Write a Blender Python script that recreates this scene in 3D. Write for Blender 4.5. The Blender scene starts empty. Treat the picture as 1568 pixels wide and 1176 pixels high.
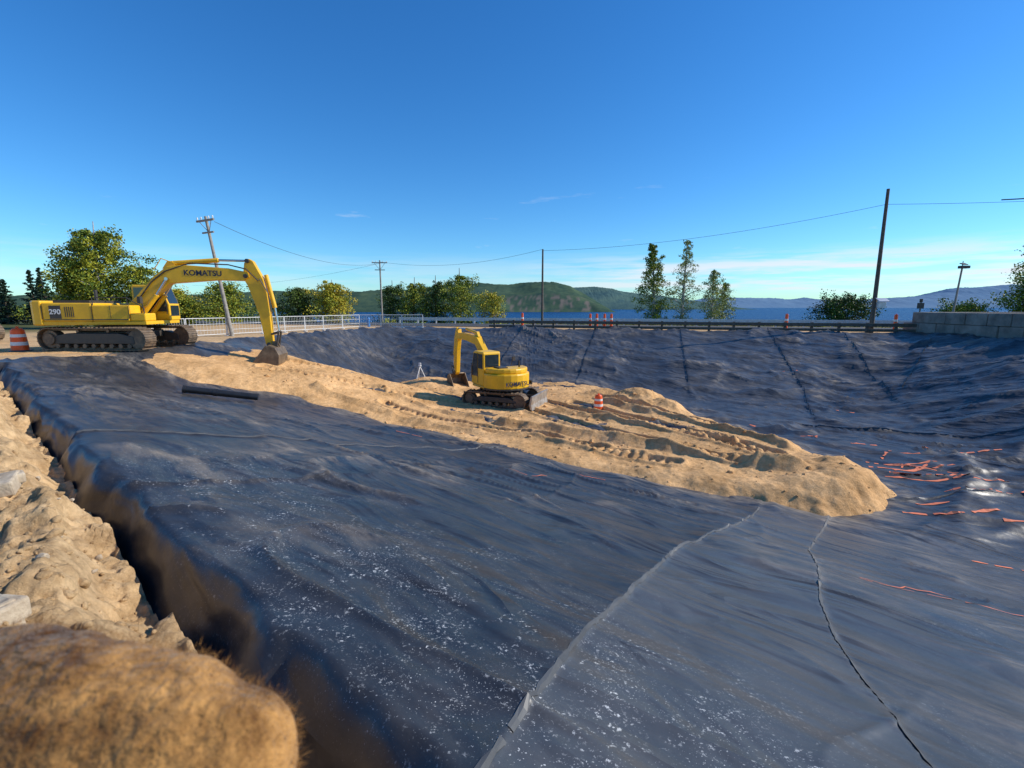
import bpy, bmesh, math, random
import numpy as np
from mathutils import Vector, Matrix, Euler
random.seed(7); rng=np.random.default_rng(7)
D=bpy.data; C=bpy.context
scene=C.scene
rad=math.radians
# ------------------------------------------------------------ noise
_tab=np.random.default_rng(3).random((8,256,256))
def vn(x,y,s=0):
    x=np.asarray(x,float); y=np.asarray(y,float)
    xi=np.floor(x).astype(int); yi=np.floor(y).astype(int)
    fx=x-xi; fy=y-yi; fx=fx**3*(fx*(fx*6-15)+10); fy=fy**3*(fy*(fy*6-15)+10)
    t=_tab[s%8]; a=xi&255; b=yi&255; a1=(xi+1)&255; b1=(yi+1)&255
    return (t[a,b]*(1-fx)+t[a1,b]*fx)*(1-fy)+(t[a,b1]*(1-fx)+t[a1,b1]*fx)*fy
def fbm(x,y,s=0,o=4,g=.5):
    r=0; a=1; n=0
    for i in range(o):
        cs,sn=math.cos(.6*i),math.sin(.6*i)
        r=r+a*vn((x*cs-y*sn)*2**i+17.3*i,(x*sn+y*cs)*2**i-9.1*i,s+i); n+=a; a*=g
    return r/n
def ridged(x,y,s=0,p=3):
    return (1-np.abs(2*vn(x,y,s)-1))**p
def ss(a,b,x):
    t=np.clip((x-a)/(b-a),0,1); return t*t*(3-2*t)
def sp(d,k=2.5): return np.logaddexp(0,k*d)/k
# ------------------------------------------------------------ terrain functions (metres; z=0 street level)
def dA(x,y): return .644*x+.765*y-.92
def dB(x,y): return -(.982*x-.189*y)+22.85
def dC(x,y): return -(.275*x+.9615*y)+41.9
def dDe(x,y):
    b=ss(25,30,y); return .948*x-.313*y+22.6+2.9*b
FLOOR=-3.3
def pit(x,y):
    x=np.asarray(x,float); y=np.asarray(y,float)
    b=ss(25,30,y); K=5
    zs=[-.28*sp(dA(x,y)), -.37*sp(dB(x,y)), -.262*sp(dC(x,y)), -(.27+.23*b)*sp(dDe(x,y)), FLOOR+0*x]
    m=np.logaddexp.reduce([K*z for z in zs])/K
    return np.minimum(m,0.0+0*x)
SEAMS=[[(-.8,.9),(-.3,1.5),(.14,2.42),(.62,3.4),(1.3,4.6),(2.2,6.1),(3.4,7.6),(4.9,9.4),(6.4,11.5)],
       [(2.2,1.4),(2.46,2.38),(2.95,3.7),(3.6,5),(4.5,6.4),(5.3,7.8),(7.2,10.2),(9.5,13)],
       [(-7.5,7.4),(-4,11.7),(0.5,17.2)],
       [(20.5,38),(17.0,27),(14.2,21.5)],[(14.2,40),(11,29)],[(7.5,42),(4.5,31.5)],[(25.5,36.5),(20,24)],[(1,43.5),(-1.5,32)],[(28,31.5),(21,25)],
       [(8,12.2),(14,12.3),(22,8)],[(13,20.5),(22,15.5)]]
def polyd(x,y,pts):
    best=np.full(np.shape(x),1e9); side=np.zeros(np.shape(x)); al=np.zeros(np.shape(x)); acc=0
    for (ax,ay),(bx,by) in zip(pts[:-1],pts[1:]):
        ex,ey=bx-ax,by-ay; L=math.hypot(ex,ey)
        t=np.clip(((x-ax)*ex+(y-ay)*ey)/(L*L),0,1)
        qx=x-ax-ex*t; qy=y-ay-ey*t; d=np.hypot(qx,qy)
        m=d<best; best=np.where(m,d,best); side=np.where(m,(ex*qy-ey*qx)/L,side); al=np.where(m,acc+t*L,al); acc+=L
    return best,side,al
def creases(x,y):
    u=.79*x-.61*y; v=.61*x+.79*y
    w=(fbm(x*.22,y*.22,1,2)-.5)*4.2
    m1=ss(.36,.58,fbm(x*.25+9,y*.25,3,2)); m2=ss(.38,.6,fbm(x*.3-4,y*.3+7,5,2))
    c1=ridged(u*.20,(v+w)*.50,4,6)*m1
    c2=ridged(u*.33+8,(v+w*.7)*1.05+3,5,5)*m2
    c3=ridged((u+w)*.75+2,(v-w*.5)*.28,7,10)*m1*.8
    c4=ridged(u*.5+3,(v+w*.9)*1.9,6,4)*(.3+.7*m1)
    return c1,c2,c3,c4
def liner(x,y):
    x=np.asarray(x,float); y=np.asarray(y,float)
    z=pit(x,y); a=dA(x,y)
    c1,c2,c3,c4=creases(x,y)
    r_=np.hypot(x,y); near=ss(12,20,r_)*ss(11,14,a); g=1.2+.9*near
    z=z+g*(.085*c1+.06*c2+.05*c3+.028*c4)
    u=.79*x-.61*y; v=.61*x+.79*y
    z=z+.22*(fbm(u*.18,v*.42,2,2)-.5)+.075*(fbm(u*.6,v*1.5,6,2)-.5)*g
    p=.96*x-.27*y; q=.27*x+.96*y; ww=(fbm(x*.3,y*.3,4,2)-.5)*2.6
    z=z+near*(.16*ridged(p*.22,(q+ww)*.75,1,3)*ss(.35,.55,fbm(x*.2,y*.2,6,2))+.08*ridged(p*.4,(q+ww)*1.5,2,3))
    for s in SEAMS:
        d,sd,_=polyd(x,y,s)
        z=z+.008*np.exp(-(d/.035)**2)+(.03+.03*near)*ss(-.02,.02,sd)*np.exp(-np.abs(sd)/.6)*(d<2)
    z=z-.62*ss(.22,-.20,a+.26*(vn(x*.9,y*.9,3)-.5)+.06*(vn(x*3,y*3,4)-.5))*(x>-18)
    return z
SAND=[(-18.6,20.3),(-13.2,19.4),(-9.3,20.3),(-5.1,19.5),(-1.8,16.8),(1,15.0),(3.65,14.0),(5.75,12.5),(6.8,11.7),(7.9,11.2),
      (9.3,11.4),(10.8,12.5),(11.3,14.2),(11,16.2),(10.1,19.0),(8.9,22.2),(8.5,25.8),(5.9,29.4),(2.9,31.2),(0,31),(-3.6,31.4),(-6,31.6),
      (-9.3,30.6),(-11.5,28.6),(-13.8,27.6),(-15.6,26.6),(-18,26.8),(-23,28),(-30,27),(-30,21)]
def sd_poly(x,y,P):
    n=len(P); best=np.full(np.shape(x),1e9); ins=np.zeros(np.shape(x),bool)
    for i in range(n):
        ax,ay=P[i]; bx,by=P[(i+1)%n]; ex,ey=bx-ax,by-ay
        t=np.clip(((x-ax)*ex+(y-ay)*ey)/(ex*ex+ey*ey),0,1)
        best=np.minimum(best,np.hypot(x-ax-ex*t,y-ay-ey*t))
        c=((ay>y)!=(by>y)); xi=(bx-ax)*(y-ay)/((by-ay) if by!=ay else 1e-9)+ax
        ins^=(c&(x<xi))
    return np.where(ins,best,-best)
MOUNDS=[(6.9,25,1.3,.65),(7.9,23.2,.9,.35),(9.6,12.9,1.3,.40),(-5.5,30.2,2.2,.5),(8.2,12.4,1.0,.15),(10.3,14.3,.9,.22),(-9.5,22.3,1.6,.12),(3,27.5,1.2,.2),(5,26.6,.7,.3)]
RIDGES=[([(-9,21.5),(-5.5,20.6),(-2,18.6),(1.2,17.2),(4.4,15.6)],.22,.22),([(-.5,20.2),(3,18.2),(6.3,15.6),(8.6,13.6)],.24,.36),
        ([(2.2,22.6),(5.5,19.4),(8.2,16.8)],.2,.24),([(-7,24),(-3,21.8),(0,20.9)],.18,.16),([(4.8,24.5),(8.3,19.6),(10,16.4)],.2,.26),
        ([(2,14.9),(5.5,13.4),(7.5,12.0)],.3,.12),([(-3.5,19.8),(0.5,18.6),(3.4,16.6)],.18,.16),([(5.6,24.0),(9.3,18.6)],.16,.16)]
RUTS=[([(3.3,24.6),(6.2,19.9),(9.0,15.6)],.27,.13),([(4.9,25.4),(7.8,20.7),(10.2,16.8)],.27,.13),([(-1,25.6),(2.5,20.5),(7.4,14.4)],.27,.13),([(.8,26.4),(4.2,21.6),(8.9,15.2)],.27,.12),
      ([(-12,22.6),(-7,23.5),(-2.5,24.2)],.28,.09),([(-12,24.6),(-7,25.6),(-3,26.2)],.28,.09),([(-6,21.9),(0,18.8),(5.2,14.6)],.27,.1)]
def sand(x,y):
    x=np.asarray(x,float); y=np.asarray(y,float)
    sd=sd_poly(x,y,SAND)+1.1*(fbm(x*.7,y*.7,5,4)-.5)
    right=ss(3,8,x)
    th=(.24+.12*right)*np.tanh(sd/.7)*(.12+.88*ss(-.5,3.5,dDe(x,y)))
    z=pit(x,y)+th
    ins=ss(0,1.0,sd)
    for mx,my,r,h in MOUNDS:
        d=np.hypot(x-mx,y-my)+.7*(fbm(x*1.5,y*1.5,2,3)-.5); z=z+h*np.exp(-(d/r)**2)*ss(-.6,.4,sd)
    for P,w,h in RIDGES:
        d,s,a=polyd(x+.6*(fbm(x*.8,y*.8,3,3)-.5),y+.5*(fbm(x*.8,y*.8,6,3)-.5),P)
        z=z+ins*h*np.clip(1-d/(w*1.8),0,1)**1.1*(.25+1.2*fbm(a*1.1,h*40,4,2))
    for P,w,h in RUTS:
        d,s,a=polyd(x,y,P); m=ss(w+.04,w-.03,d)*ss(.22,.40,fbm(x*.8,y*.8,1,2)+.18); z=z-ins*m*(h+.035*np.sign(np.sin(a*2*math.pi/.32)))+ins*.08*np.exp(-((d-w-.12)/.08)**2)
    act=ss(-2,5,dDe(x,y))
    z=z+ins*(.18*(fbm(x*.35,y*.35,1,3)-.5)+(.25+.75*act)*(.10*(fbm(x*.9,y*.9,3,3)-.5)+.03*(ridged(x*1.3,y*1.3,2,1.5)-.4)))
    z=z+.055*(fbm(x*3.3,y*3.3,4,3)-.5)+.018*(fbm(x*9,y*9,2,2)-.5)
    return z
def ground_z(x,y):
    x=np.asarray(x,float); y=np.asarray(y,float)
    z=pit(x,y)
    inside=np.minimum.reduce([dA(x,y),dB(x,y),dC(x,y),dDe(x,y)])
    z=z-.55*ss(0,.8,inside)
    ta=ss(-3.4,-2.9,dA(x,y))*(x>-19)*(x<12)*(dB(x,y)>0)
    z=z-.9*ta*(dA(x,y)<1.5)
    st=58+40*ss(-22,-45,x)
    far=np.maximum(y-st,0)
    z=z-np.minimum(far*.27,27)
    z=z+.10*(fbm(x*.25,y*.25,2,3)-.5)*(dC(x,y)<-12)
    z=z+.08*(fbm(x*.6,y*.6,5,3)-.6)*(dC(x,y)>0)
    return z
def soil(x,y):
    a=dA(x,y)+.34*(fbm(x*1.3,y*1.3,6,3)-.5)
    z=-.42*ss(-.62,-.20,a)
    n=fbm(x*1.3,y*1.3,3,3); n2=ridged(x*2.3,y*2.3,5,1.0); n3=fbm(x*7,y*7,1,4)
    st=fbm(x*2.6,y*2.6,2,4)*5; st=(np.floor(st)+ss(.3,.7,st-np.floor(st)))/5
    z=z+.36*(n-.5)+.08*n2*n+.12*(n3-.5)+.30*(st-.5)+.04*(fbm(x*20,y*20,3,2)-.5)
    z=z-.5*ss(-2.6,-3.1,dA(x,y))
    return z-.04
# ------------------------------------------------------------ mesh helpers
def link(o,parent=None):
    scene.collection.objects.link(o)
    if parent: o.parent=parent
    return o
def raw_mesh(name,V,F,nper,mats,matidx=None,smooth=True):
    me=D.meshes.new(name); n=len(V); nf=len(F)
    me.vertices.add(n); me.vertices.foreach_set('co',np.asarray(V,np.float32).ravel())
    me.loops.add(nf*nper); me.loops.foreach_set('vertex_index',np.asarray(F,np.int32).ravel())
    me.polygons.add(nf); me.polygons.foreach_set('loop_start',np.arange(nf,dtype=np.int32)*nper)
    me.polygons.foreach_set('loop_total',np.full(nf,nper,np.int32))
    if matidx is not None: me.polygons.foreach_set('material_index',np.asarray(matidx,np.int32))
    me.polygons.foreach_set('use_smooth',np.full(nf,smooth))
    for m in mats: me.materials.append(m)
    me.update(calc_edges=True); me.validate()
    return me
def axis(lo,hi,c,base,k):
    r=[c]; 
    while r[-1]<hi: r.append(r[-1]+base+k*abs(r[-1]-c))
    l=[c]
    while l[-1]>lo: l.append(l[-1]-base-k*abs(l[-1]-c))
    return np.array(l[:0:-1]+r)
def grid(name,X,Y,Z,mats,keep=None,attrs={}):
    ny,nx=X.shape
    V=np.stack([X,Y,Z],-1).reshape(-1,3)
    i=np.arange(nx*ny).reshape(ny,nx)
    F=np.stack([i[:-1,:-1],i[:-1,1:],i[1:,1:],i[1:,:-1]],-1).reshape(-1,4)
    if keep is not None:
        k=(keep[:-1,:-1]&keep[:-1,1:]&keep[1:,1:]&keep[1:,:-1]).reshape(-1); F=F[k]
    me=raw_mesh(name,V,F,4,mats)
    for an,av in attrs.items():
        at=me.attributes.new(an,'FLOAT','POINT'); at.data.foreach_set('value',np.asarray(av,np.float32).ravel())
    return link(D.objects.new(name,me))
class MB:
    def __init__(s): s.v=[];s.f=[];s.m=[]
    def add(s,V,F,mi=0):
        o=len(s.v); s.v+=[tuple(p) for p in V]; s.f+=[tuple(i+o for i in f) for f in F]; s.m+=[mi]*len(F)
    def box(s,c,sz,R=None,mi=0):
        V=[Vector((a*sz[0]/2,b*sz[1]/2,d*sz[2]/2)) for a in(-1,1) for b in(-1,1) for d in(-1,1)]
        if R is not None: V=[R@p for p in V]
        V=[p+Vector(c) for p in V]
        s.add(V,[(0,1,3,2),(4,6,7,5),(0,4,5,1),(2,3,7,6),(0,2,6,4),(1,5,7,3)],mi)
    def bb(s,x0,x1,y0,y1,z0,z1,mi=0): s.box(((x0+x1)/2,(y0+y1)/2,(z0+z1)/2),(x1-x0,y1-y0,z1-z0),None,mi)
    def ext(s,pts,a,b,ax='y',mi=0):
        n=len(pts)
        f=(lambda p,h:(p[0],h,p[1])) if ax=='y' else ((lambda p,h:(p[0],p[1],h)) if ax=='z' else (lambda p,h:(h,p[0],p[1])))
        V=[f(p,a) for p in pts]+[f(p,b) for p in pts]
        s.add(V,[tuple(range(n)),tuple(range(2*n-1,n-1,-1))]+[(i,(i+1)%n,(i+1)%n+n,i+n) for i in range(n)],mi)
    def cyl(s,p,q,r0,r1=None,n=12,mi=0):
        r1=r0 if r1 is None else r1; p=Vector(p);q=Vector(q); d=(q-p).normalized()
        u=d.orthogonal().normalized(); w=d.cross(u)
        V=[p+(u*math.cos(t)+w*math.sin(t))*r0 for t in [2*math.pi*i/n for i in range(n)]]
        V+=[q+(u*math.cos(t)+w*math.sin(t))*r1 for t in [2*math.pi*i/n for i in range(n)]]
        s.add(V,[tuple(range(n)),tuple(range(2*n-1,n-1,-1))]+[(i,(i+1)%n,(i+1)%n+n,i+n) for i in range(n)],mi)
    def tube(s,pts,r,n=8,mi=0):
        for i in range(len(pts)-1):
            ra=r[i] if isinstance(r,(list,tuple)) else r; rb=r[i+1] if isinstance(r,(list,tuple)) else r
            s.cyl(pts[i],pts[i+1],ra,rb,n,mi)
    def obj(s,name,mats,parent=None,bevel=0,smooth=False,loc=None,rz=None):
        me=D.meshes.new(name); me.from_pydata(s.v,[],s.f)
        for m in mats: me.materials.append(m)
        me.polygons.foreach_set('material_index',s.m)
        bm=bmesh.new(); bm.from_mesh(me); bmesh.ops.recalc_face_normals(bm,faces=bm.faces)
        bm.to_mesh(me); bm.free()
        o=D.objects.new(name,me); link(o,parent)
        if bevel:
            b=o.modifiers.new('bevel','BEVEL'); b.width=bevel; b.segments=2; b.limit_method='ANGLE'; b.angle_limit=rad(35)
        if smooth:
            me.polygons.foreach_set('use_smooth',[True]*len(me.polygons))
            try: me.set_sharp_from_angle(angle=rad(40))
            except Exception: pass
        if loc: o.location=loc
        if rz: o.rotation_euler=(0,0,rz)
        return o
def empty(name,loc=(0,0,0),rz=0):
    e=D.objects.new(name,None); link(e); e.location=loc; e.rotation_euler=(0,0,rz); return e
# ------------------------------------------------------------ materials
def nmat(name,base,rough=.6,metal=0,var=None,vscale=3,bump=0,bscale=40,spec=.5,coords='Object',detail=6):
    m=D.materials.new(name); m.use_nodes=True; nt=m.node_tree; N=nt.nodes; L=nt.links
    p=N['Principled BSDF']; p.inputs['Roughness'].default_value=rough; p.inputs['Metallic'].default_value=metal
    p.inputs['Specular IOR Level'].default_value=spec
    tc=N.new('ShaderNodeTexCoord')
    if var is not None:
        n=N.new('ShaderNodeTexNoise'); n.inputs['Scale'].default_value=vscale; n.inputs['Detail'].default_value=detail; n.inputs['Roughness'].default_value=.65
        L.new(tc.outputs[coords],n.inputs['Vector'])
        r=N.new('ShaderNodeValToRGB'); r.color_ramp.elements[0].position=.32; r.color_ramp.elements[1].position=.68
        r.color_ramp.elements[0].color=(*var,1); r.color_ramp.elements[1].color=(*base,1)
        L.new(n.outputs['Fac'],r.inputs[0]); L.new(r.outputs[0],p.inputs['Base Color'])
    else: p.inputs['Base Color'].default_value=(*base,1)
    if bump:
        n=N.new('ShaderNodeTexNoise'); n.inputs['Scale'].default_value=bscale; n.inputs['Detail'].default_value=8
        L.new(tc.outputs[coords],n.inputs['Vector'])
        b=N.new('ShaderNodeBump'); b.inputs['Strength'].default_value=1; b.inputs['Distance'].default_value=bump
        L.new(n.outputs['Fac'],b.inputs['Height']); L.new(b.outputs[0],p.inputs['Normal'])
    return m
yellow=nmat('machine_yellow',(.90,.50,.012),.38,var=(.70,.38,.015),vscale=1.6,bump=.002,bscale=9)
dark=nmat('machine_dark',(.03,.03,.032),.5,var=(.07,.055,.04),vscale=4)
steel=nmat('track_steel',(.09,.07,.055),.6,.4,var=(.26,.18,.11),vscale=5,bump=.004)
chrome=nmat('piston_rod',(.6,.6,.6),.2,1)
glass=nmat('cab_glass',(.02,.03,.035),.06,spec=.9)
blademat=nmat('worn_steel',(.5,.48,.44),.4,.4,var=(.25,.2,.15),vscale=3)
bucketm=nmat('bucket_steel',(.12,.08,.05),.5,.4,var=(.28,.2,.12),vscale=4)
lettm=nmat('lettering',(.015,.02,.05),.5)
white=nmat('white_paint',(.78,.78,.76),.5,var=(.6,.6,.57),vscale=5)
galv=nmat('galvanised',(.6,.62,.64),.4,.5,var=(.42,.43,.45),vscale=4)
orange=nmat('safety_orange',(.9,.12,.015),.5,var=(.75,.09,.01),vscale=5)
wood=nmat('weathered_wood',(.15,.125,.10),.85,var=(.07,.055,.04),vscale=6,bump=.005)
polem=nmat('pole_grey_wood',(.36,.33,.29),.85,var=(.2,.18,.15),vscale=6)
wirem=nmat('wire_black',(.03,.03,.03),.6)
concrete=nmat('concrete',(.34,.30,.26),.9,var=(.12,.105,.09),vscale=.9,bump=.012,bscale=20,detail=10)
rock=nmat('stone',(.55,.45,.32),.9,var=(.32,.24,.16),vscale=7,bump=.01,bscale=30)
asphalt=nmat('asphalt',(.06,.06,.062),.9,var=(.045,.045,.047),vscale=2,bump=.004,bscale=80)
black=nmat('black_plastic',(.015,.016,.018),.3,var=(.03,.03,.03),vscale=5)
bark=nmat('bark',(.16,.12,.08),.9,var=(.08,.06,.04),vscale=5)
birchbark=nmat('birch_bark',(.6,.58,.54),.8,var=(.2,.18,.16),vscale=6)
def leafm(n,a,b): return nmat(n,a,.6,var=b,vscale=.9,spec=.25)
L_dk=leafm('leaf_dark',(.06,.09,.018),(.035,.055,.012))
L_gr=leafm('leaf_green',(.13,.19,.025),(.07,.12,.018))
L_yg=leafm('leaf_yellow_green',(.38,.37,.03),(.22,.25,.025))
L_ye=leafm('leaf_yellow',(.58,.42,.035),(.40,.33,.03))
L_sp=leafm('needle_dark',(.018,.04,.022),(.010,.025,.014))
L_sg=leafm('needle_green',(.04,.08,.04),(.02,.045,.022))
L_pale=leafm('leaf_pale',(.36,.40,.20),(.20,.25,.11))

def dirtmat(name,c1,c2,c3,attr=None,bump=.02,bs=14,sc=.45):
    m=D.materials.new(name); m.use_nodes=True; nt=m.node_tree; N=nt.nodes; L=nt.links
    p=N['Principled BSDF']; p.inputs['Roughness'].default_value=.95; p.inputs['Specular IOR Level'].default_value=.15
    tc=N.new('ShaderNodeTexCoord')
    def noise(s,d=6,r=.6):
        n=N.new('ShaderNodeTexNoise'); n.inputs['Scale'].default_value=s; n.inputs['Detail'].default_value=d; n.inputs['Roughness'].default_value=r
        L.new(tc.outputs['Object'],n.inputs['Vector']); return n
    def ramp(i,a,b,ca,cb):
        r=N.new('ShaderNodeValToRGB'); r.color_ramp.elements[0].position=a; r.color_ramp.elements[1].position=b
        r.color_ramp.elements[0].color=(*ca,1); r.color_ramp.elements[1].color=(*cb,1); L.new(i,r.inputs[0]); return r
    r1=ramp(noise(sc,8,.7).outputs['Fac'],.38,.60,c2,c1)
    r2=ramp(noise(6,8,.75).outputs['Fac'],.3,.6,c3,(1,1,1))
    mx=N.new('ShaderNodeMixRGB'); mx.blend_type='MULTIPLY'; mx.inputs[0].default_value=.75
    L.new(r1.outputs[0],mx.inputs[1]); L.new(r2.outputs[0],mx.inputs[2]); out=mx
    if attr:
        at=N.new('ShaderNodeAttribute'); at.attribute_name=attr
        g=ramp(noise(.8,8,.8).outputs['Fac'],.35,.65,(.045,.06,.018),(.12,.12,.045))
        m2=N.new('ShaderNodeMixRGB'); L.new(at.outputs['Fac'],m2.inputs[0]); L.new(mx.outputs[0],m2.inputs[1]); L.new(g.outputs[0],m2.inputs[2]); out=m2
    L.new(out.outputs[0],p.inputs['Base Color'])
    nb=noise(bs,10,.75); b=N.new('ShaderNodeBump'); b.inputs['Strength'].default_value=1; b.inputs['Distance'].default_value=bump
    L.new(nb.outputs['Fac'],b.inputs['Height']); L.new(b.outputs[0],p.inputs['Normal'])
    return m
sandm=dirtmat('sand',(.86,.52,.24),(.60,.345,.145),(.52,.45,.37),bump=.055,bs=6,sc=.6)
groundm=dirtmat('sandy_ground',(.70,.46,.24),(.52,.35,.18),(.6,.55,.5),attr='grass',bump=.03,bs=9)
soilm=dirtmat('loose_soil',(.78,.53,.28),(.56,.37,.19),(.5,.43,.35),bump=.04,bs=22,sc=1.5)

# liner
lm=D.materials.new('geomembrane'); lm.use_nodes=True; nt=lm.node_tree; N=nt.nodes; L=nt.links
p=N['Principled BSDF']; p.inputs['Specular IOR Level'].default_value=.5
tc=N.new('ShaderNodeTexCoord')
def nz(s,d=5,r=.6,vec=None,dist=0):
    n=N.new('ShaderNodeTexNoise'); n.inputs['Scale'].default_value=s; n.inputs['Detail'].default_value=d; n.inputs['Roughness'].default_value=r; n.inputs['Distortion'].default_value=dist
    L.new(vec or tc.outputs['Object'],n.inputs['Vector']); return n
def rp(i,a,b,ca=(0,0,0),cb=(1,1,1)):
    r=N.new('ShaderNodeValToRGB'); r.color_ramp.elements[0].position=a; r.color_ramp.elements[1].position=b
    r.color_ramp.elements[0].color=(*ca,1); r.color_ramp.elements[1].color=(*cb,1); L.new(i,r.inputs[0]); return r.outputs[0]
def mth(op,a,b):
    m=N.new('ShaderNodeMath'); m.operation=op
    for i,q in enumerate((a,b)):
        if isinstance(q,(int,float)): m.inputs[i].default_value=q
        else: L.new(q,m.inputs[i])
    return m.outputs[0]
def mixc(f,a,b):
    m=N.new('ShaderNodeMixRGB')
    L.new(f,m.inputs[0])
    for i,q in ((1,a),(2,b)):
        if isinstance(q,tuple): m.inputs[i].default_value=(*q,1)
        else: L.new(q,m.inputs[i])
    return m.outputs[0]
mp=N.new('ShaderNodeMapping'); mp.inputs['Rotation'].default_value=(0,0,rad(38)); L.new(tc.outputs['Object'],mp.inputs['Vector'])
mp2=N.new('ShaderNodeMapping'); mp2.inputs['Scale'].default_value=(.45,1.2,1); L.new(mp.outputs[0],mp2.inputs['Vector'])
basec=rp(nz(.8,6,.7).outputs['Fac'],.35,.7,(.018,.019,.022),(.036,.038,.043))
ap=N.new('ShaderNodeAttribute'); ap.attribute_name='panel'
basec=mixc(ap.outputs['Fac'],basec,(.085,.088,.092))
ad=N.new('ShaderNodeAttribute'); ad.attribute_name='dust'
asp=N.new('ShaderNodeAttribute'); asp.attribute_name='splat'
film=mth('MULTIPLY',rp(nz(2.2,8,.75,mp2.outputs[0],.3).outputs['Fac'],.42,.72),mth('ADD',mth('MULTIPLY',ad.outputs['Fac'],.8),.08))
c1=mixc(film,basec,(.38,.31,.23))
sp1=rp(nz(30,4,.75).outputs['Fac'],.57,.63); sp2=rp(nz(2.8,7,.78).outputs['Fac'],.48,.62)
spl=mth('MULTIPLY',mth('MULTIPLY',sp1,sp2),asp.outputs['Fac'])
spf=mth('MULTIPLY',rp(nz(75,2,.5).outputs['Fac'],.665,.70),mth('MULTIPLY',rp(nz(1.7,4,.7).outputs['Fac'],.4,.62),mth('ADD',mth('MULTIPLY',asp.outputs['Fac'],.8),.10)))
c2=mixc(mth('MINIMUM',mth('MULTIPLY',mth('MAXIMUM',spl,spf),1.15),1.0),c1,(.58,.58,.56))
L.new(c2,p.inputs['Base Color'])
rr=rp(nz(1.5,5,.7).outputs['Fac'],.3,.7,(.33,)*3,(.46,)*3)
L.new(mth('MINIMUM',mth('ADD',rr,mth('MULTIPLY',film,.4)),1.0),p.inputs['Roughness'])
n1=nz(.9,2.0,.4,mp2.outputs[0],1.4).outputs['Fac']
rdg=mth('MAXIMUM',mth('SUBTRACT',1.0,mth('MULTIPLY',mth('ABSOLUTE',mth('SUBTRACT',n1,.5),0),8.0)),0.0)
bh=mth('ADD',mth('ADD',mth('MULTIPLY',nz(1.1,2.2,.42,mp2.outputs[0],1.0).outputs['Fac'],1.1),mth('MULTIPLY',nz(5,3,.5).outputs['Fac'],.06)),
       mth('MULTIPLY',mth('MULTIPLY',rdg,rp(nz(.5,2,.5).outputs['Fac'],.42,.6)),.20))
b=N.new('ShaderNodeBump'); b.inputs['Strength'].default_value=1; b.inputs['Distance'].default_value=.12
L.new(bh,b.inputs['Height']); L.new(b.outputs[0],p.inputs['Normal'])

# ------------------------------------------------------------ terrain meshes
ax=axis(-15000,15000,0,.2,.045); ay=axis(-3000,16000,8,.2,.045)
X,Y=np.meshgrid(ax,ay); Z=ground_z(X,Y)
gr=np.clip(ss(-11,-13,dC(X,Y))+ss(-32,-42,X)*ss(28,45,Y)+ss(60,90,np.hypot(X,Y)),0,1)
grid('ground',X,Y,Z,[groundm],attrs={'grass':gr})
ax=axis(-21,33,.5,.022,.0078); ay=axis(-16,48,2.6,.022,.0078)
X,Y=np.meshgrid(ax,ay); Z=liner(X,Y)
wob=.25*(vn(X*.8,Y*.8,5)-.5)
keep=(dA(X,Y)>-.36)&(dB(X,Y)>-.7+wob)&(dC(X,Y)>-.6+wob)&(dDe(X,Y)>-.6+wob)
c1_,c2_,c3_,c4_=creases(X,Y)
dust=np.clip(ss(.5,.72,fbm(X*.45+3,Y*.45,4,3))*.35+ss(9,2,np.hypot(X+11,(Y-13.5)*1.6))*.3+np.exp(-(np.abs(sd_poly(X,Y,SAND))/.55)**2)*.9
   +.7*(c1_**2+c2_**2+c4_**3)*ss(.3,.55,fbm(X*.5,Y*.5,1,2)),0,1)*ss(-.05,.25,dA(X,Y))
spl=np.clip(ss(.0,.6,dA(X,Y))*ss(3.4,1.3,dA(X,Y))*ss(-6.5,-4.5,X)*ss(2.8,1.2,X)+.2*ss(.5,.7,fbm(X*.6,Y*.6,2,3)),0,1)
_,s0,_=polyd(X,Y,SEAMS[0]); _,s1,_=polyd(X,Y,SEAMS[1])
panel=np.clip(.6*ss(.03,-.03,s0)*(dA(X,Y)<13)*(dB(X,Y)>6)-.2*ss(.03,-.03,s1)*(dA(X,Y)<13),0,1)
_,s3,_=polyd(X,Y,SEAMS[3]); panel=np.where(Y>20+0*X,.3*ss(.05,-.05,s3),panel)
grid('pond_liner',X,Y,Z+.03,[lm],keep,{'dust':dust,'splat':spl,'panel':panel})
ax=np.arange(-24,12.6,.055); ay=np.arange(10,33,.055)
X,Y=np.meshgrid(ax,ay)
grid('sand_fill',X,Y,sand(X,Y),[sandm],sd_poly(X,Y,SAND)>-1.3)
U,W=np.meshgrid(np.arange(-3,24,.026),np.arange(-3.4,-.08,.022))
px=.644*(.92+W)-.765*U; py=.765*(.92+W)+.644*U
grid('loose_soil',px,py,soil(px,py),[soilm])
def rubble(name,pts,mat,flat=.75,smooth=False):
    V=[];F=[]
    bm=bmesh.new(); bmesh.ops.create_icosphere(bm,subdivisions=2,radius=1); bv=np.array([v.co[:] for v in bm.verts]); bf=np.array([[v.index for v in f.verts] for f in bm.faces]); bm.free()
    for i,(x,y,z,r) in enumerate(pts):
        s=rng.uniform(.6,1.2,3)*r; s[2]*=flat
        q=bv.copy()
        for k in range(5):
            n=rng.normal(size=3); n/=np.linalg.norm(n); d=rng.uniform(.45,.8); t=np.maximum(q@n-d,0); q=q-t[:,None]*n
        q=q*(1+.06*rng.normal(size=(len(q),1)))
        a=rng.uniform(0,6.28); q=q*s; R=np.array([[math.cos(a),-math.sin(a),0],[math.sin(a),math.cos(a),0],[0,0,1]]); q=q@R.T+np.array([x,y,z])
        V.append(q);F.append(bf+i*len(bv))
    me=raw_mesh(name,np.concatenate(V),np.concatenate(F),3,[mat],smooth=smooth)
    return link(D.objects.new(name,me))
pts=[]
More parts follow.
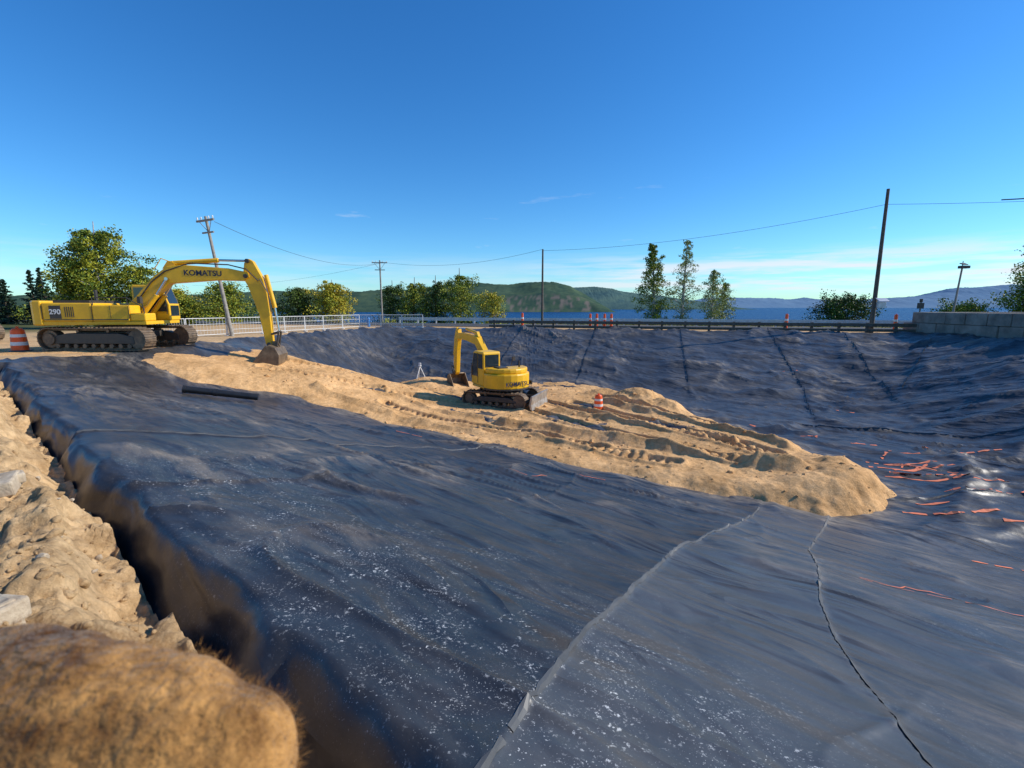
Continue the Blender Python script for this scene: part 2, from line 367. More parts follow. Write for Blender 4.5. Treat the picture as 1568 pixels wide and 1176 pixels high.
for i in range(120):
    u=abs(rng.normal(4,4))-1; w=rng.uniform(-2.4,-.25); x=.644*(.92+w)-.765*u; y=.765*(.92+w)+.644*u
    if math.hypot(x,y)<1.2: continue
    r=min(.09,.01+abs(rng.exponential(.02))); pts.append((x,y,float(soil(x,y))+r*.25,r))
rubble('rubble_stones',pts,rock)
pts=[]
for i in range(1500):
    u=abs(rng.normal(4,4))-1; w=rng.uniform(-2.2,-.2); x=.644*(.92+w)-.765*u; y=.765*(.92+w)+.644*u
    if math.hypot(x,y)<1.2: continue
    r=.008+rng.exponential(.015); r=min(r,.09); pts.append((x,y,float(soil(x,y))+r*.1,r))
rubble('soil_clods',pts,soilm,smooth=True)
pts=[]
for i in range(1500):
    x=rng.uniform(-12,12);y=rng.uniform(11,31)
    if sd_poly(np.array(x),np.array(y),SAND)<-.15: continue
    r=.02+rng.exponential(.025); pts.append((x,y,float(sand(x,y)),min(r,.13)))
rubble('sand_clods',pts,sandm)
def slab(x,y,a,s,name='concrete_rubble'):
    mb=MB(); mb.box((0,0,0),s,Matrix.Rotation(.12,3,'X')@Matrix.Rotation(-.1,3,'Y'))
    mb.box((s[0]*.35,s[1]*.3,s[2]*.3),(s[0]*.4,s[1]*.5,s[2]*.7),Matrix.Rotation(.3,3,'Z'))
    mb.obj(name,[rock],bevel=.02,loc=(x,y,float(soil(x,y))+s[2]*.3),rz=a)
slab(-5.5,4.6,.6,(.6,.35,.16)); slab(-3.3,2.5,-.4,(.5,.45,.2))

# paint marks on liner
def ribbon(name,lines,w,mat,fn,off=.035,gap=.10,jit=.012,step=.12,var=(.5,1.15)):
    V=[];F=[]
    for pts in lines:
        P=[]
        for (a,b),(c,d) in zip(pts[:-1],pts[1:]):
            n=max(2,int(math.hypot(c-a,d-b)/step))
            for i in range(n): t=i/n; P.append((a+(c-a)*t+random.gauss(0,jit),b+(d-b)*t+random.gauss(0,jit)))
        P.append(pts[-1]); o=len(V)
        for i,(x,y) in enumerate(P):
            x2,y2=P[min(i+1,len(P)-1)]; x1,y1=P[max(i-1,0)]; tx,ty=x2-x1,y2-y1; l=math.hypot(tx,ty)+1e-9
            ww=w*random.uniform(*var); nx,ny=-ty/l*ww/2,tx/l*ww/2
            for s_ in(-1,0,1): xx=x+nx*s_; yy=y+ny*s_; V.append((xx,yy,float(fn(xx,yy))+off+.006))
        for i in range(len(P)-1):
            if random.random()<gap: continue
            k=o+3*i; F+=[(k,k+3,k+4,k+1),(k+1,k+4,k+5,k+2)]
    me=D.meshes.new(name); me.from_pydata(V,[],F); me.materials.append(mat); return link(D.objects.new(name,me))
paint=nmat('spray_paint_orange',(.95,.27,.12),.8,var=(.75,.18,.08),vscale=5)
ribbon('spray_paint_marking',[[(11.8,14.9),(13,14.6),(13.9,15.1)],[(12.2,15.6),(14.2,14.3)],[(11.7,14.1),(12.8,13.7),(14.3,13.6)],[(12.0,14.3),(13.4,13.9),(14.0,14.2)],
 [(13.0,15.9),(13.6,16.4),(14.6,16.2)],[(12.2,12.6),(13.8,12.3),(14.6,12.4)],[(10.2,11.6),(11.3,11.2),(12.4,11.3)],[(12.4,14.6),(14.6,14.9)],[(13.5,13.2),(16.5,12.9)],
 [(12.9,14.9),(13.3,15.2),(14.4,15.3)],[(10.9,12.0),(11.7,11.9)],[(12,10.8),(14.2,10.2)],[(15,16.6),(17.5,16.2)],[(9.4,8.9),(10.6,8.3),(11.6,8.2)],
 [(13,17.5),(13.9,17.3)],[(10.4,20.3),(10.9,20.2),(10.7,20.6)],[(11.9,18.8),(12.5,18.6),(12.1,18.9)],[(12.1,18.5),(12.6,18.8)],[(11.8,18.6),(12.2,18.8),(12.4,18.5)],[(17,30),(18.2,29.7)],[(16.4,23.5),(17.3,23.2)]],.10,paint,liner,gap=.12,var=(.3,1.25))
ribbon('spray_paint_line',[[(4.9,6.3),(5.0,6.0),(5.6,6.1),(6.2,5.7),(5.9,5.9)],[(5.0,6.25),(5.9,5.75),(6.6,5.5)],[(-.5,11.8),(.5,11.3),(.9,11.5)],[(1.6,13.0),(2.6,12.5)],[(-4.2,16.5),(-3.2,16.2)]],.028,paint,liner,gap=.12)
seamm=nmat('weld_strip',(.075,.078,.082),.5,var=(.03,.032,.036),vscale=1.5)
ribbon('weld_seam',SEAMS,.035,seamm,liner,.030,gap=.03,jit=.003,step=.08,var=(.5,1.3))

# ------------------------------------------------------------ road, guard rail, wall, fence
cdir=Vector((.9615,-.275,0)); cn=Vector((.275,.9615,0)); c0=cn*41.9
def cp(s,off,z=0): q=c0+cdir*s+cn*off; return (q.x,q.y,z)
mb=MB()
def quadstrip(mb,s0,s1,a,b,z,mi,h=.0):
    P=[cp(s0,a,z),cp(s1,a,z),cp(s1,b,z),cp(s0,b,z)]; mb.add(P,[(0,1,2,3)],mi)
quadstrip(mb,-90,160,3.2,10.6,.06,0); quadstrip(mb,-90,160,3.5,3.62,.064,1); quadstrip(mb,-90,160,10.1,10.22,.064,1)
for k in range(-30,50): quadstrip(mb,k*3,k*3+1.5,6.84,6.96,.064,2)
o=mb.obj('road',[asphalt,white,nmat('yellow_line',(.6,.4,.03),.7)])
mb=MB()
s=-14
while s<31:
    mb.box(cp(s,1.0,.25),(.18,.2,1.1),Matrix.Rotation(-.277,3,'Z')); s+=1.9
R=Matrix.Rotation(-.2786,3,'Z')
for off,z,h in((.86,.62,.26),(.86,.22,.2)):
    q=cp(8.5,off,z); mb.box(q,(46,.09,h),R)
mb.obj('guard_rail',[wood],bevel=.01)
mb=MB(); s=-30
while s<60: mb.box(cp(s,11.6,.3),(.15,.15,.9),R); s+=2.5
for z,dd in((.55,0),(.42,.05),(.68,.05)): mb.box(cp(15,11.5-dd,z),(90,.05,.12),R)
mb.obj('guard_rail',[galv])
mb=MB()
bd=Vector((-.10,-.995,0)); ang=math.atan2(bd.y,bd.x)
start=Vector((31.0,36.3,0))
for row in range(2):
    for i in range(11):
        c=start+bd*(i*1.62+ (0.8 if row else 0)); mb.box((c.x+random.uniform(-.05,.05),c.y,.42+row*.80),(1.58,.8,.78),Matrix.Rotation(ang+random.uniform(-.015,.015),3,'Z'))
for i in range(5):
    c=start+Vector((1,0,0))*(i*1.62+1.2); mb.box((c.x,c.y+.4,.42),(1.58,.8,.78)); mb.box((c.x,c.y+.4,1.22),(1.58,.8,.78))
mb.obj('concrete_block_wall',[concrete],bevel=.03)
path=[(-23,27.5),(-21,30.5),(-18.7,35.5),(-16.3,41),(-14.6,45.5),(-8.5,45.6)]
mb=MB()
for (a,b),(c,d) in zip(path[:-1],path[1:]):
    Ls=math.hypot(c-a,d-b); n=max(1,round(Ls/2.3)); 
    for i in range(n):
        x0,y0=a+(c-a)*i/n,b+(d-b)*i/n; x1,y1=a+(c-a)*(i+1)/n-(c-a)/Ls*.08,b+(d-b)*(i+1)/n-(d-b)/Ls*.08
        z0=0
        for z in(.15,.45,.85,1.25): mb.cyl((x0,y0,z0+z),(x1,y1,z0+z),.024 if z in(.15,1.25) else .015,n=6)
        for q in((x0,y0),(x1,y1)): mb.cyl((*q,z0),(*q,z0+1.27),.026,n=6); mb.box((*q,.03),(.25,.25,.05))
        for k in range(1,12): x,y=x0+(x1-x0)*k/12,y0+(y1-y0)*k/12; mb.cyl((x,y,.15),(x,y,1.25),.009,n=4)
mb.obj('metal_barrier_fence',[white])
def pole(base,top,arm=True,mat=polem,r=.14,armdir=(1,.1,0),name='utility_pole'):
    e=empty(name,base); b=Vector(base); t=Vector(top)-b
    mb=MB(); mb.cyl((0,0,-.5),t,r,r*.62,12); mb.obj('shaft',[mat],e,smooth=True)
    if arm:
        mb=MB(); ad=Vector(armdir).normalized(); c=t*.965
        rot=ad.to_track_quat('X','Z').to_matrix()
        mb.box(c+Vector((0,-.15,0)),(2.0,.1,.12),rot); mb.box(c*.9+Vector((0,-.12,0)),(1.3,.08,.1),rot)
        mb.cyl(c+ad*.7+Vector((0,-.15,-.03)),c*.9,.02); mb.cyl(c-ad*.7+Vector((0,-.15,-.03)),c*.9,.02)
        mb.obj('crossarm',[mat],e)
        mb=MB()
        for k in(-.9,-.45,.45,.9): q=c+ad*k+Vector((0,-.15,.06)); mb.cyl(q,q+Vector((0,0,.1)),.03,.04,8); mb.cyl(q+Vector((0,0,.1)),q+Vector((0,0,.2)),.05,.03,8)
        mb.obj('insulators',[white],e)
    return e
P1=(-20.6,33,8.0)
pole((-19.5,33,0),P1,armdir=(1,-.55,0))
pole((-17.5,64,-1.5),(-17.5,64,8.1))
P3=(3.3,52,8.1); pole((3.3,52,0),P3,False,wood)
P4=(28.1,37,10.7); pole((28.1,37,0),P4,False,wood,.17)
mb=MB(); mb.box((28.4,36.7,2.15),(.55,.3,.45)); mb.box((28.4,36.6,2.55),(.8,.5,.04),Matrix.Rotation(.5,3,'X')); mb.cyl((28.1,37,2.2),(28.4,36.7,2.2),.03); mb.obj('solar_box',[galv],bevel=.01)  # solar box with its tilted panel, fixed to the pole
def wire(mb,a,b,sag,r=.012):
    a=Vector(a);b=Vector(b);n=24;P=[]
    for i in range(n+1): t=i/n; q=a.lerp(b,t); q.z-=sag*4*t*(1-t); P.append(q)
    mb.tube(P,r,4)
mb=MB()
wire(mb,(-19.8,32.6,7.6),(-17.5,64,7.7),1.2,.015); wire(mb,(-17.5,64,7.9),P3,1.0,.015); wire(mb,(P3[0],P3[1],7.95),(28.1,37,9.6),.7,.015)
wire(mb,(28.1,37,9.6),(60,30,10.4),.5,.015); wire(mb,(35.2,35.5,9.6),(60,33,11.2),.2,.05)
wire(mb,(-17.5,64,7.7),(-60,90,6),1,.012)
mb.obj('power_lines',[wirem])
e=empty('solar_panel_pole',(37,40,0)); mb=MB(); mb.cyl((0,0,0),(0.3,0,5.2),.09,.06); mb.obj('mast',[polem],e,smooth=True)
mb=MB(); mb.box((.35,-.1,5.25),(.7,.4,.22)); mb.box((.3,-.1,5.5),(.45,.4,.06),Matrix.Rotation(.4,3,'X')); mb.cyl((.3,0,5.2),(.3,0,5.75),.03); mb.obj('camera_box_and_panel',[dark],e,bevel=.02)  # small camera box under a tilted solar panel, not a lamp
e=empty('warning_light_post',(36,42,0)); mb=MB(); mb.cyl((0,0,0),(0,0,2.4),.05); mb.box((0,0,2.1),(.5,.15,.5)); mb.cyl((0,0,2.4),(0,0,2.7),.12); mb.obj('post_and_lamp',[dark],e)
def drum(x,y,z,s=1.0,name='traffic_drum'):
    e=empty(name,(x,y,z)); prof=[(0,.05,.36,.36),(.05,.25,.29,.285),(.25,.40,.285,.275),(.40,.6,.27,.26),(.6,.73,.255,.245),(.73,.9,.24,.225),(.9,.97,.2,.16)]
    mo=MB();mw=MB()
    for i,(a,b,r,q) in enumerate(prof): (mw if i in(2,4) else mo).cyl((0,0,a*s),(0,0,b*s),r*s,q*s,20)
    mo.cyl((0,0,.97*s),(0,0,1.06*s),.05*s,.05*s,8)
    mo.obj('drum_body',[orange],e,smooth=True); mw.obj('reflective_bands',[white],e,smooth=True); 
    mk=MB(); mk.cyl((0,0,-.02),(0,0,.05),.4*s,.38*s,16); mk.obj('rubber_base',[dark],e)
drum(-22.4,21.4,0.02,1.05)
drum(4.35,23.2,float(sand(4.35,23.2)),.8)
def post(x,y,z=0.06,h=.9):
    e=empty('delineator_post',(x,y,z)); m=MB(); m.cyl((0,0,0),(0,0,.06),.2,.18,12,1); m.cyl((0,0,.06),(0,0,h),.13,.11,10,0); m.cyl((0,0,h*.6),(0,0,h*.72),.133,.13,10,2); m.cyl((0,0,h),(0,0,h+.06),.03,.03,8,0); m.obj('post_body',[orange,dark,white],e)
PS=[cp(s+4.6,1.9) for s in(0,.6,1.3,1.9)]
for q in PS: post(q[0]-9.3+.0,q[1]+2.65,h=1.3)
for s in(11.0,18.6,-11.5): post(*cp(s,1.9)[:2],h=1.35)
mb=MB(); 
e=empty('fire_hydrant',(-14.5,48,0)); mb.cyl((0,0,0),(0,0,.8),.14,.13,12); mb.cyl((0,0,.8),(0,0,.95),.17,.06,12); mb.cyl((-.28,0,.55),(.28,0,.55),.08,n=10); mb.obj('hydrant_body',[nmat('hydrant_blue',(.03,.2,.5),.5)],e,smooth=True)
tx,ty=-6.0,30.4; e=empty('survey_tripod',(tx,ty,float(sand(tx,ty)))); mb=MB()
for a in(0,2.1,4.2): mb.cyl((.35*math.cos(a),.35*math.sin(a),-.05),(0,0,.75),.03,n=6)
mb.cyl((0,0,.74),(0,0,.8),.1); mb.box((0,0,.88),(.14,.12,.16)); mb.obj('legs_and_head',[white],e)
mb=MB(); a=Vector((-12.3,17.4,0)); b=Vector((-10.0,18.2,0)); a.z=float(liner(a.x,a.y))+.2; b.z=float(liner(b.x,b.y))+.26
mb.cyl(a,b,.13,n=20); d=(b-a)
mb.cyl(a+d*.38,a+d*.44,.145,n=20); mb.cyl(a+d*-.02,a+d*.02,.15,n=20)
mb.obj('drain_pipe',[black],smooth=True)

# ------------------------------------------------------------ excavators
def text(body,size,parent,M,mat=lettm,ext=.004):
    cu=D.curves.new('t','FONT'); cu.body=body; cu.size=size; cu.extrude=ext; cu.align_x='CENTER'; cu.align_y='CENTER'; cu.offset=size*.02
    t=D.objects.new('t',cu); scene.collection.objects.link(t); C.view_layer.update()
    me=D.meshes.new_from_object(t.evaluated_get(C.evaluated_depsgraph_get())); D.objects.remove(t)
    me.materials.clear(); me.materials.append(mat); o=D.objects.new('lettering',me); link(o,parent); o.matrix_local=M; return o
def track(e,yc,Lg,H,W,yaw,framemat):
    mb=MB(); r=H/2; a=Lg/2-r; per=2*(2*a)+2*math.pi*r; n=int(per/.2); st=per/n
    for i in range(n):
        s=(i+.5)*st
        if s<2*a: p=(-a+s,H);ang=0
        elif s<2*a+math.pi*r: t=(s-2*a)/r; p=(a+r*math.sin(t),r+r*math.cos(t)); ang=t
        elif s<4*a+math.pi*r: p=(a-(s-2*a-math.pi*r),0); ang=math.pi
        else: t=(s-4*a-math.pi*r)/r; p=(-a-r*math.sin(t),r-r*math.cos(t)); ang=math.pi+t
        R=Matrix.Rotation(ang,3,'Y'); off=R@Vector((0,0,-.03))
        mb.box((p[0]+off.x,yc,p[1]+off.z),(st*.93,W,.045),R); o2=R@Vector((0,0,.005)); mb.box((p[0]+o2.x,yc,p[1]+o2.z),(.025,W,.06),R)
        o3=R@Vector((0,0,-.09)); mb.box((p[0]+o3.x,yc,p[1]+o3.z),(st*.98,W*.35,.09),R)
    mb.obj('track_belt',[steel],e,rz=yaw)
    mb=MB(); sg=-1 if yc<0 else 1
    mb.cyl((a,yc-W*.3,r),(a,yc+W*.3,r),r-.1,n=20); mb.cyl((-a,yc-W*.3,r),(-a,yc+W*.3,r),r-.12,n=16)
    mb.cyl((-a,yc-W*.42,r),(-a,yc+W*.42,r),r*.5,n=16)
    k=int((2*a)/.42)
    for i in range(k): x=-a+.35+i*(2*a-.7)/(k-1); mb.cyl((x,yc-W*.36,.2),(x,yc+W*.36,.2),.1,n=10)
    for x in(-a*.35,a*.35): mb.cyl((x,yc-W*.3,H-.14),(x,yc+W*.3,H-.14),.07,n=10)
    mb.obj('rollers',[steel],e,rz=yaw,smooth=True)
    mb=MB(); mb.ext([(-a+.1,.3),(a-.1,.3),(a-.15,H-.4),(a*.6,H-.25),(-a*.6,H-.25),(-a+.15,H-.4)],yc-W*.33,yc+W*.33)
    mb.obj('track_frame',[framemat],e,rz=yaw,bevel=.02)
def bucket(e,yaw,x,z,w,s,rot=0,name='bucket'):
    out=[(0,.08),(.28,-.05),(.42,-.35),(.38,-.75),(.1,-1.02),(-.35,-1.12),(-.95,-1.08)]
    inn=[(-.95,-1.04),(-.35,-1.05),(.05,-.95),(.3,-.72),(.34,-.36),(.2,-.12),(-.05,0)]
    cs,sn=math.cos(rot),math.sin(rot)
    T=lambda p:(x+s*(p[0]*cs-p[1]*sn),z+s*(p[0]*sn+p[1]*cs))
    mb=MB(); mb.ext([T(p) for p in out+inn],-w/2,w/2)
    side=[T(p) for p in [(-.1,.06),(.28,-.05),(.42,-.35),(.38,-.75),(.1,-1.02),(-.35,-1.12),(-.95,-1.08),(-.62,-.6)]]
    mb.ext(side,-w/2-.04,-w/2+.002); mb.ext(side,w/2-.002,w/2+.04)
    for k in range(5):
        y=-w/2+.06+k*(w-.12)/4; tp=[T(p) for p in [(-.9,-1.13),(-.9,-1.02),(-1.2,-1.09)]]; mb.ext(tp,y-.05,y+.05)
    for y in(-.14,.14): mb.ext([T(p) for p in [(-.12,.0),(.3,-.08),(.2,.22),(-.02,.22)]],y-.03,y+.03)
    mb.obj(name,[bucketm],e,rz=yaw,bevel=.008)
def cab(e,yaw,x0,x1,y0,y1,z0,z1,mats):
    mb=MB(); sl=.18*(x1-x0)
    prof=[(x0,z0),(x1,z0),(x1,z0+.45*(z1-z0)),(x1-sl,z1-.06),(x1-sl-.1,z1),(x0+.06,z1),(x0,z1-.08)]
    mb.ext(prof,y0,y1); mb.obj('cab_shell',[mats[0]],e,rz=yaw,bevel=.04)
    g=MB(); h=z1-z0
    for ys,yo in((y0,-1),(y1,1)):
        ya,yb=sorted((ys+yo*.012,ys-yo*.03))
        g.ext([(x0+.1,z0+.5*h),(x0+.42*(x1-x0),z0+.5*h),(x0+.42*(x1-x0),z1-.12),(x0+.1,z1-.12)],ya,yb)
        g.ext([(x0+.5*(x1-x0),z0+.25*h),(x1-.08,z0+.25*h),(x1-.08,z0+.46*h),(x1-sl-.06,z1-.12),(x0+.5*(x1-x0),z1-.12)],ya,yb)
    a=Vector((x1,0,z0+.45*h)); b=Vector((x1-sl,0,z1-.06)); n=Vector((b.z-a.z,0,a.x-b.x)).normalized()*.012
    A=a.lerp(b,.05)+n; B=a.lerp(b,.92)+n
    g.add([(A.x,y0+.07,A.z),(A.x,y1-.07,A.z),(B.x,y1-.07,B.z),(B.x,y0+.07,B.z)],[(0,1,2,3)])
    g.bb(x1-.02,x1+.012,y0+.1,y1-.1,z0+.12*h,z0+.42*h)
    g.bb(x0-.012,x0+.02,y0+.1,y1-.1,z0+.55*h,z1-.15)
    g.obj('cab_windows',[glass],e,rz=yaw)
    d=MB(); d.bb(x0+.46*(x1-x0)-.02,x0+.46*(x1-x0)+.02,y0-.015,y1+.015,z0+.1,z1-.1); 
    d.cyl((x1-.1,y0-.05,z0+.3),(x1-.1,y0-.05,z0+1.1),.018,n=6); d.cyl((x1-.1,y1+.05,z0+.3),(x1-.1,y1+.05,z0+1.1),.018,n=6)
    d.obj('cab_trim',[mats[1]],e,rz=yaw)
def big(name,loc,yu,yaw):
    e=empty(name,loc)
    for y in(-1.32,1.32): track(e,y,5.1,1.02,.62,yu,dark)
    m=MB(); m.bb(-1.2,1.2,-1.1,1.1,.5,.85); m.cyl((0,0,.8),(0,0,1.16),.75,n=24); m.obj('car_body',[dark],e,rz=yu,bevel=.03)
    m=MB(); m.bb(-2.5,1.9,-1.42,1.42,1.14,1.3); m.obj('deck',[yellow],e,rz=yaw,bevel=.02)
    arc=[(-2.2,-1.47)]+[(-2.35-.75*math.cos(t),1.47*math.sin(t)) for t in [rad(-75+15*i) for i in range(11)]]+[(-2.2,1.47)]
    m=MB(); m.ext(arc,1.12,2.22,'z'); m.obj('counterweight',[yellow],e,rz=yaw,bevel=.07)
    m=MB(); m.bb(-2.19,-.25,-1.45,1.45,1.3,2.12); m.bb(-.24,1.25,-1.45,-.55,1.3,2.02); m.bb(1.26,1.9,-1.43,-.6,1.3,1.66); m.obj('engine_house',[yellow],e,rz=yaw,bevel=.05)
    m=MB(); m.bb(-1.95,-.5,-1.1,1.1,2.12,2.24); m.cyl((-1.2,.5,2.2),(-1.2,.5,2.75),.07,n=10); m.bb(-.23,1.2,-.54,.45,1.3,1.7)
    for x in(-1.3,-1.22,-1.14,-1.06,-.98): m.bb(x,x+.03,-1.463,-1.44,1.5,1.95)
    m.bb(-1.9,-1.45,-1.462,-1.44,1.42,2.0)
    m.bb(-2.15,1.2,-1.46,-1.44,1.36,1.40)
    for x in(-2.2,-.24,.5,1.25): m.bb(x-.008,x+.008,-1.458,-1.44,1.42,2.0)
    m.obj('grilles_and_hood',[dark],e,rz=yaw)
    m=MB()
    for a,b in(((-.2,-1.4,2.02),(-.2,-1.4,2.35)),((1.2,-1.4,2.02),(1.2,-1.4,2.35)),((-.2,-1.4,2.35),(1.2,-1.4,2.35)),((1.2,-1.4,2.35),(1.85,-1.4,1.9)),((1.85,-1.4,1.9),(1.85,-1.4,1.6)),((1.85,-1.4,1.7),(1.85,-1.5,2.15))): m.cyl(a,b,.02,n=6)
    m.bb(1.78,1.9,-1.7,-1.5,2.1,2.4)
    m.obj('handrails_and_mirror',[dark],e,rz=yaw)
    cab(e,yaw,.35,1.95,.5,1.45,1.3,3.0,(yellow,dark))
    RY=Matrix.Rotation(yaw,4,'Z')
    text('290',.3,e,RY@Matrix.Translation((-1.68,-1.468,1.72))@Matrix.Rotation(rad(90),4,'X'),white)
    m=MB(); bt=[(.25,1.45),(.6,1.35),(1.6,2.3),(2.45,3.05),(4.5,3.22),(5.7,3.2),(6.0,3.36),(5.95,3.6),(5.1,3.78),(3.1,3.92),(2.4,3.84),(1.75,3.35),(.9,2.4),(.2,1.7)]
    m.ext(bt,-.24,.24); m.obj('boom',[yellow],e,rz=yaw,bevel=.03)
    m=MB(); m.ext([(2.15,3.74),(2.75,3.86),(2.6,4.1),(2.4,4.1)],-.12,.12); m.cyl((2.05,-.25,3.95),(2.2,-.25,4.2),.02,n=6); m.cyl((2.05,-.25,3.95),(1.85,-.25,3.7),.02,n=6); m.cyl((2.2,-.25,4.2),(2.85,-.2,3.95),.02,n=6); m.obj('boom_bracket',[yellow],e,rz=yaw)
    text('KOMATSU',.36,e,RY@Matrix.Translation((3.95,-.245,3.53))@Matrix.Rotation(rad(1),4,'Y')@Matrix.Rotation(rad(90),4,'X'))
    m=MB()
    at=[(5.68,3.36),(5.8,4.05),(6.0,4.26),(6.2,4.14),(6.6,3.3),(6.73,2.6),(6.8,1.2),(6.82,.1),(6.66,-.05),(6.48,.1),(6.28,1.6),(5.88,2.95)]
    m.ext(at,-.17,.17); m.obj('stick',[yellow],e,rz=yaw,bevel=.03)
    m=MB(); k=MB()
    for y in(-.36,.36): m.cyl((1.1,y,1.45),(1.9,y,2.5),.11,n=14); k.cyl((1.9,y,2.5),(2.4,y,3.25),.055,n=10)
    k.cyl((2.4,-.42,3.25),(2.4,.42,3.25),.08,n=10)
    m.cyl((2.5,0,4.0),(4.6,0,4.17),.11,n=14); k.cyl((4.6,0,4.17),(5.97,0,4.16),.055,n=10)
    m.cyl((6.7,0,3.5),(7.0,0,1.9),.1,n=14); k.cyl((7.0,0,1.9),(7.1,0,.75),.05,n=10)
    m.obj('hydraulic_cylinders',[yellow],e,rz=yaw,smooth=True); k.obj('piston_rods',[chrome],e,rz=yaw,smooth=True)
    m=MB()
    for y in(-.2,.2): m.tube([(6.8,y,.6),(7.14,y,.72),(7.0,y,.0)],.05,8)
    for q in((.4,1.55),(5.85,3.42),(6.66,.1),(5.97,4.14)): m.cyl((q[0],-.3,q[1]),(q[0],.3,q[1]),.1,n=12)
    m.tube([(2.3,-.27,3.6),(3.4,-.2,4.0),(5.1,-.22,3.95),(5.9,-.25,3.75),(6.4,-.22,3.2)],.03,6)
    m.tube([(6.45,-.2,3.3),(6.8,-.2,2.6),(6.9,-.18,1.6)],.025,6)
    m.tube([(1.0,-.3,2.2),(1.7,-.3,3.1),(2.3,-.27,3.6)],.03,6)
    m.obj('linkage_and_hoses',[dark],e,rz=yaw)
    bucket(e,yaw,6.74,0,1.35,1.15)
    return e
def small(name,loc,yu,yaw):
    e=empty(name,loc)
    for y in(-1.0,1.0): track(e,y,3.5,.8,.5,yu,dark)
    m=MB(); m.bb(-.9,.9,-.8,.8,.35,.65); m.cyl((0,0,.6),(0,0,.95),.55,n=20); m.bb(.8,2.0,-.6,-.45,.32,.47); m.bb(.8,2.0,.45,.6,.32,.47); m.obj('car_body',[dark],e,rz=yu,bevel=.02)
    m=MB(); m.ext([(2.0,.08),(2.12,.02),(2.05,.3),(2.12,.72),(2.02,.72),(1.95,.3)],-1.25,1.25); m.obj('dozer_blade',[blademat],e,rz=yu,bevel=.01)
    arc=[(-.2,-1.24)]+[(-.35-1.15*math.cos(t),1.24*math.sin(t)) for t in [rad(-80+16*i) for i in range(11)]]+[(-.2,1.24)]
    m=MB(); m.ext(arc,.95,1.75,'z'); m.obj('counterweight',[yellow],e,rz=yaw,bevel=.08)
    arc2=[(p[0]*.93,p[1]*.93) for p in arc]
    m=MB(); m.ext(arc2,1.74,2.0,'z'); m.bb(-.19,1.15,-1.22,-.35,.95,1.75); m.bb(-.19,1.2,-1.2,1.2,.9,1.05); m.obj('engine_house',[yellow],e,rz=yaw,bevel=.07)
    m=MB(); m.ext([(-.3,-1.26)]+[(-.35-1.165*math.cos(t),1.26*math.sin(t)) for t in [rad(-80+16*i) for i in range(11)]]+[(-.3,1.26)],.93,1.0,'z')
    m.bb(-.9,-.3,.2,.7,2.0,2.06); m.cyl((-.7,-.6,2.0),(-.7,-.6,2.35),.05,n=8); m.cyl((1.1,-1.15,1.7),(1.1,-1.3,2.3),.02,n=6); m.bb(1.03,1.12,-1.42,-1.25,2.1,2.35)
    m.bb(-1.1,-.6,-1.16,-1.1,1.1,1.3)
    m.obj('trim_and_exhaust',[dark],e,rz=yaw)
    cab(e,yaw,-.15,1.25,.22,1.2,1.05,2.8,(yellow,dark))
    RY=Matrix.Rotation(yaw,4,'Z')
    text('KOMATSU',.3,e,RY@Matrix.Translation((-1.512,-.02,1.25))@Matrix.Rotation(rad(-90),4,'Z')@Matrix.Rotation(rad(90),4,'X'))
    m=MB(); bt=[(.9,1.15),(1.2,1.05),(2.0,2.15),(2.9,2.95),(4.2,3.12),(5.35,3.15),(5.55,3.3),(5.4,3.5),(4.3,3.55),(2.7,3.42),(1.7,2.55),(.85,1.4)]
    m.ext(bt,-.17,.17); m.obj('boom',[yellow],e,rz=yaw,bevel=.025)
    m=MB(); at=[(5.2,3.35),(5.3,3.75),(5.5,3.85),(5.85,3.1),(5.95,1.9),(5.92,.95),(5.75,.85),(5.6,1.0),(5.45,2.4)]
    m.ext(at,-.13,.13); m.obj('stick',[yellow],e,rz=yaw,bevel=.02)
    m=MB(); k=MB()
    for y in(-.25,.25): m.cyl((1.5,y,1.1),(2.1,y,1.9),.08,n=12); k.cyl((2.1,y,1.9),(2.5,y,2.6),.04,n=8)
    m.cyl((2.9,0,3.6),(4.3,0,3.78),.08,n=12); k.cyl((4.3,0,3.78),(5.42,0,3.78),.04,n=8)
    m.cyl((5.9,0,3.0),(6.15,0,2.1),.07,n=12); k.cyl((6.15,0,2.1),(6.2,0,1.4),.035,n=8)
    m.ext([(2.6,3.4),(3.1,3.48),(2.95,3.68),(2.8,3.68)],-.08,.08)
    m.obj('hydraulic_cylinders',[yellow],e,rz=yaw,smooth=True); k.obj('piston_rods',[chrome],e,rz=yaw,smooth=True)
    m=MB()
    for y in(-.15,.15): m.tube([(5.93,y,1.3),(6.2,y,1.4),(6.05,y,.9)],.04,8)
    m.tube([(2.2,-.2,3.1),(3.0,-.2,3.6),(4.4,-.2,3.65),(5.3,-.2,3.5),(5.6,-.16,3.1)],.022,6)
    m.obj('linkage_and_hoses',[dark],e,rz=yaw)
    bucket(e,yaw,5.8,.9,1.0,.85)
    return e
bz=float(np.mean(sand(np.array([-20.5,-18.7,-17]),np.array([22.,23,24]))))
big('crawler_excavator',(-18.75,22.7,bz+.02),rad(-3),rad(9))
big('crawler_excavator',(-32.3,26.2,0.05),rad(175),rad(172))
sz=float(np.max(sand(np.array([-1.5,-.5,.7]),np.array([24.,24.5,25]))))
small('compact_excavator',(-.5,24.5,sz-.04),rad(-22),rad(121))

